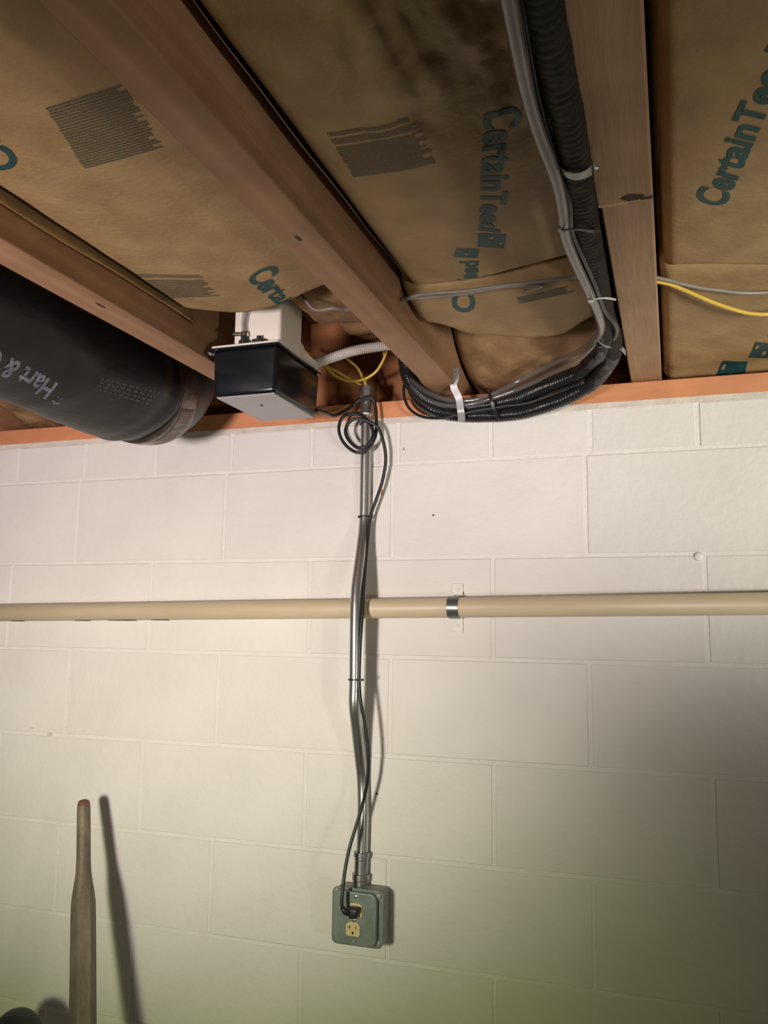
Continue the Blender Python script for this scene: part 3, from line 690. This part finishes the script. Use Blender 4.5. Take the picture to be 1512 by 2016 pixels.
obj('ribbed_sleeve', tube(lA[i0-1:], rib(.0160, .0010, 1150), 18, .0016), 'foamgloss', hA, 'all', label='glossy ribbed black sleeve')
lB = [Z(1105, -300, 2.195), Z(1120, -60, 2.192), Z(1140, 60, 2.192), Z(1150, 200, 2.200), Z(1157, 300, 2.200), Z(1168, 420, 2.200), Z(1181, 520, 2.200), Z(1196, 600, 2.198), Y(1206, 650, -.30), Y(1208, 694, -.20), Y(1186, 733, -.115),
      Y(1150, 765, -.070), Y(1090, 793, -.045), Y(1020, 813, -.036), Y(960, 818, -.034), Y(900, 817, -.034), Y(850, 804, -.032), Y(822, 780, -.022), Y(812, 745, -.018), Y(808, 690, -.02)]
hB = thing('insulated_line', 'second black foam covered pipe, squeezed between the first one and the pale joist', 'pipe', (1.29, -.5, 2.17))
obj('foam_sleeve', tube(lB[:10], rib(.0150, .0008, 560), 18, .003), 'foam', hB, 'all')
obj('ribbed_sleeve', tube(lB[8:], rib(.0140, .0012, 1000), 18, .0018), 'foamgloss', hB, 'all', label='glossy ribbed black sleeve')
# grey / clear tube
gt = [Z(965, -300, 2.150), Z(988, -80, 2.150), Z(1000, 0, 2.150), Z(1033, 165, 2.150), Z(1060, 260, 2.150), Z(1094, 350, 2.148), Z(1107, 410, 2.147), Z(1112, 460, 2.146), Z(1128, 505, 2.146), Z(1160, 575, 2.146), Z(1179, 620, 2.148), Y(1183, 650, -.36), Y(1166, 676, -.24)]
hG = thing('vinyl_tube', 'long grey clear tube hanging beside the black foam pipes and over the bundle', 'tube', (1.27, -.5, 2.14))
obj('hazy_length', tube(gt, .0066, 14, .008), 'greytube', hG, 'all', label='hazy grey length')
ct = [Y(1183, 650, -.36), Y(1166, 676, -.24), Y(1130, 697, -.15), Y(1080, 720, -.095), Y(1030, 745, -.072), Y(980, 772, -.066), Y(930, 788, -.064), Y(880, 787, -.064), Y(840, 772, -.060), Y(815, 752, -.054), Y(800, 738, -.046), Y(797, 700, -.044)]
obj('clear_length', tube(ct, .0058, 14, .006), 'clear', hG, 'all', label='glossy clear length')
tag(obj('vinyl_tube', tube([Y(1176, 672, -.26), Y(1140, 707, -.165), Y(1085, 735, -.102), Y(1030, 762, -.078), Y(970, 784, -.070), Y(920, 797, -.068), Y(870, 797, -.066), Y(830, 780, -.060), Y(808, 756, -.052), Y(799, 735, -.046), Y(798, 700, -.046)], .0050, 12, .006), 'clear', None, 'all'),
    'thinner clear tube running just under the upper one on the bundle', 'tube')
tag(obj('control_cable', tube([Z(1003, -300, 2.158), Z(1022, -60, 2.160), Z(1038, 60, 2.162), Z(1056, 170, 2.162), Z(1077, 255, 2.160), Z(1102, 335, 2.156), Z(1122, 400, 2.150), Z(1126, 455, 2.150), Z(1150, 510, 2.148), Z(1172, 560, 2.148), Z(1190, 610, 2.148), Z(1213, 640, 2.148), Y(1210, 665, -.30), Y(1180, 682, -.26)], .0036, 10, .007), 'cord', None, 'all'),
    'thin black cable running between the grey tube and the foam pipe', 'cable')
tag(obj('control_cable', tube([Y(1150, 752, -.10), Y(1090, 775, -.078), Y(1040, 793, -.070), Y(990, 800, -.068), Y(940, 808, -.066), Y(900, 817, -.064), Y(865, 823, -.058), Y(830, 820, -.046), Y(805, 803, -.036), Y(795, 775, -.030), Y(798, 745, -.028), Y(803, 715, -.025)], .0030, 10, .006), 'cord', None, 'all'),
    'thin black cable looping out under the left end of the bundle', 'cable')
# straps and ties on the hoses
c = Z(1131, 322, 2.165); t = thing('hanger_strap', 'pale curved strap round the black foam pipe beside the pale joist', 'strap', c)
obj('strap', ribbon([Z(1094, 316, 2.176), Z(1102, 332, 2.155), Z(1118, 345, 2.143), Z(1140, 347, 2.143), Z(1160, 338, 2.152), Z(1170, 328, 2.171)], (0, 1, 0), .011, .0012), 'strap', t, True)
obj('nail', lathe(Z(1173, 328, 2.171), (0, 0, -1), [(0, .001), (.001, .003), (.002, .003)], 10), 'screw', t)
c = Z(1140, 451, 2.158); t = ziptie(0, 0, 0, .0001, .0001, 'black cable tie cinching the foam pipe and grey tube', c=c) if 0 else thing('cable_tie', 'black cable tie cinching the grey tube against the foam pipes', 'cable tie', c)
obj('strap', ribbon([Z(1100, 451, 2.150), Z(1106, 454, 2.139), Z(1125, 452, 2.137), Z(1145, 452, 2.140), Z(1165, 455, 2.145), Z(1182, 455, 2.160)], (0, 1, 0), .004, .0012), 'cord', t, True)
obj('lock_head', B(*(lambda q: (q.x-.003, q.x+.003, q.y-.003, q.y+.003, q.z-.003, q.z+.003))(Z(1103, 450, 2.142)), bev=.0008), 'strap', t)
c = Z(1185, 590, 2.150); t = thing('cable_tie', 'white cable tie round the hoses just before they bend toward the wall', 'cable tie', c)
obj('strap', ribbon([Z(1158, 594, 2.150), Z(1163, 591, 2.138), Z(1178, 588, 2.137), Z(1195, 587, 2.140), Z(1212, 590, 2.160)], (0, 1, 0), .003, .0011), 'whitetie', t, True)
obj('lock_head', B(*(lambda q: (q.x-.0035, q.x+.0035, q.y-.003, q.y+.003, q.z-.0025, q.z+.0025))(Z(1163, 592, 2.139)), bev=.0008), 'whitetie', t)
t = thing('hanger_strap', 'grey strap at the foot of the pale joist, under the bend of the hoses', 'strap', Y(1200, 680, -.2))
obj('strap', ribbon([Y(1170, 655, -.275), Y(1179, 668, -.285), Y(1192, 678, -.275), Y(1210, 679, -.255), Y(1222, 684, -.235), Y(1231, 694, -.215)], (0, 0.5, 1), .011, .0013), 'strap', t, True)
t = thing('hanger_strap', 'grey strap holding the hose bundle under the end of the middle joist', 'strap', Y(905, 790, -.07))
obj('strap', ribbon([V((.9725, -.085, 2.205)), V((.9735, -.085, 2.185)), V((.969, -.083, 2.168)), Y(903, 783, -.075), Y(906, 800, -.0725), Y(908, 816, -.069), Y(909, 828, -.045), Y(909, 829, -.015)], (1, 0, 0), .0145, .0014), 'strap', t, True)
obj('nail', lathe((.9735, -.085, 2.197), (1, 0, 0), [(0, .001), (.001, .0028), (.002, .0028)], 10), 'screw', t)
t = thing('cable_tie', 'wide black cable tie round the hose bundle, right of the grey strap', 'cable tie', Y(970, 800, -.07))
obj('strap', ribbon([Y(960, 768, -.04), Y(963, 772, -.068), Y(966, 785, -.077), Y(971, 800, -.074), Y(976, 815, -.066), Y(980, 828, -.045), Y(981, 829, -.02)], (1, 0, 0), .0055, .0014), 'cord', t, True)
obj('lock_head', B(*(lambda q: (q.x-.004, q.x+.004, q.y-.003, q.y+.004, q.z-.004, q.z+.004))(Y(980, 826, -.055)), bev=.001), 'cord', t)

# ------------------------------------------------------------------ cables crossing the bays
def cab(pts, label, m='greycable', r=.0027, flat=None): tag(obj('house_cable', tube(pts, r, 10, .01), m, None, 'all'), label, 'cable')
cab([V((.545, -.36, 2.30)), V((.66, -.365, 2.315)), V((.76, -.40, 2.27)), Z(618, 609, 2.222), Z(655, 607, 2.214), Z(690, 609, 2.218), V((.93, -.425, 2.214)), Z(815, 583, 2.208), Z(860, 577, 2.204), Z(905, 574, 2.202), Z(965, 566, 2.201), Z(1045, 556, 2.201), Z(1130, 546, 2.203), V((1.34, -.46, 2.204)), Z(1312, 551, 2.206), Z(1355, 562, 2.205), Z(1410, 571, 2.203), Z(1512, 576, 2.202), V((1.74, -.33, 2.204))],
    'grey cable strung across all the insulation bays through the joists')
cab([V((.93, -.44, 2.212)), Z(812, 588, 2.210), Z(850, 585, 2.206), Z(895, 581, 2.201), Z(945, 573, 2.199), Z(1000, 564, 2.199), Z(1070, 562, 2.203), V((1.17, -.43, 2.21)), V((1.24, -.43, 2.235)), V((1.34, -.41, 2.25))],
    'second grey cable lying just below the first in the middle bay', r=.0022)
cab([V((1.34, -.44, 2.206)), Z(1308, 557, 2.207), Z(1345, 570, 2.201), Z(1400, 594, 2.195), Z(1450, 611, 2.191), Z(1485, 618, 2.190), Z(1530, 616, 2.192), V((1.62, -.30, 2.196)), V((1.74, -.36, 2.204))],
    'bright yellow cable sagging across the right bay', 'yellow', .0031)
# ------------------------------------------------------------------ digging bar and dark knob at the lower left
tp = at(165, 1578, 'y', -.088); bo = at(163, 2010, 'y', -.195); d = (bo-tp).normalized()
full = tp.z/-d.z
db = thing('digging_bar', 'worn steel bar with narrow round top leaning on the block wall, lower left', 'tool', tp+d*full)
def barsec(bm, prof, n=8, rot=math.radians(22.5)):
    u = V((1, 0, 0)); u = (u-d*u.dot(d)).normalized(); v = d.cross(u); rings = []
    for s_, r_, sharp in prof:
        ring = []
        for k in range(32):
            t_ = 2*math.pi*k/32; m_ = ((t_-rot) % (math.pi/3))-math.pi/6; oc = math.cos(math.pi/6)/math.cos(m_)
            rr = r_*((1-sharp)+sharp*oc*1.05); ring.append(bm.verts.new(tp+d*s_+(u*math.cos(t_)+v*math.sin(t_))*rr))
        rings.append(ring)
    for i in range(len(rings)-1):
        for k in range(32): bm.faces.new((rings[i][k], rings[i][(k+1) % 32], rings[i+1][(k+1) % 32], rings[i+1][k]))
    bm.faces.new(rings[0][::-1]); bm.faces.new(rings[-1]); bmesh.ops.recalc_face_normals(bm, faces=bm.faces[:]); return bm
prof = [(.012, .0140, 0), (.05, .0145, 0), (.12, .0148, .1), (.145, .0158, .3), (.165, .0185, .6), (.185, .0218, .9), (.205, .0243, 1), (.24, .0250, 1), (.5, .0260, 1), (.9, .0275, 1), (full-.03, .0285, 1), (full-.005, .026, 1)]
obj('shaft', barsec(nb(), prof), 'bar', db, True)
obj('tip', barsec(nb(), [(-.004, .006, 0), (-.002, .0105, 0), (.003, .0132, 0), (.014, .0140, 0)]), 'bartop', db, True, label='rusty rounded top end')
kc = at(33, 2034, 'y', -.15)
kn = thing('tool_handle', 'dark rounded knob of an upright handle in the bottom left corner', 'tool', (kc.x, kc.y, 0))
prof = [(.0, .020), (.05, .036), (.075, .048)]+[(.075+.047*math.sin(a), .048*math.cos(a)+.0005) for a in [i*math.pi/20 for i in range(1, 10)]]+[(.122, .003)]
obj('knob', lathe((kc.x, kc.y, kc.z-.075), (0, 0, 1), prof, 32), 'dark', kn, 'all')
obj('shaft', cyl((kc.x, kc.y, 0.001), (kc.x, kc.y, kc.z-.07), .016, 20), 'bar', kn, 'all')
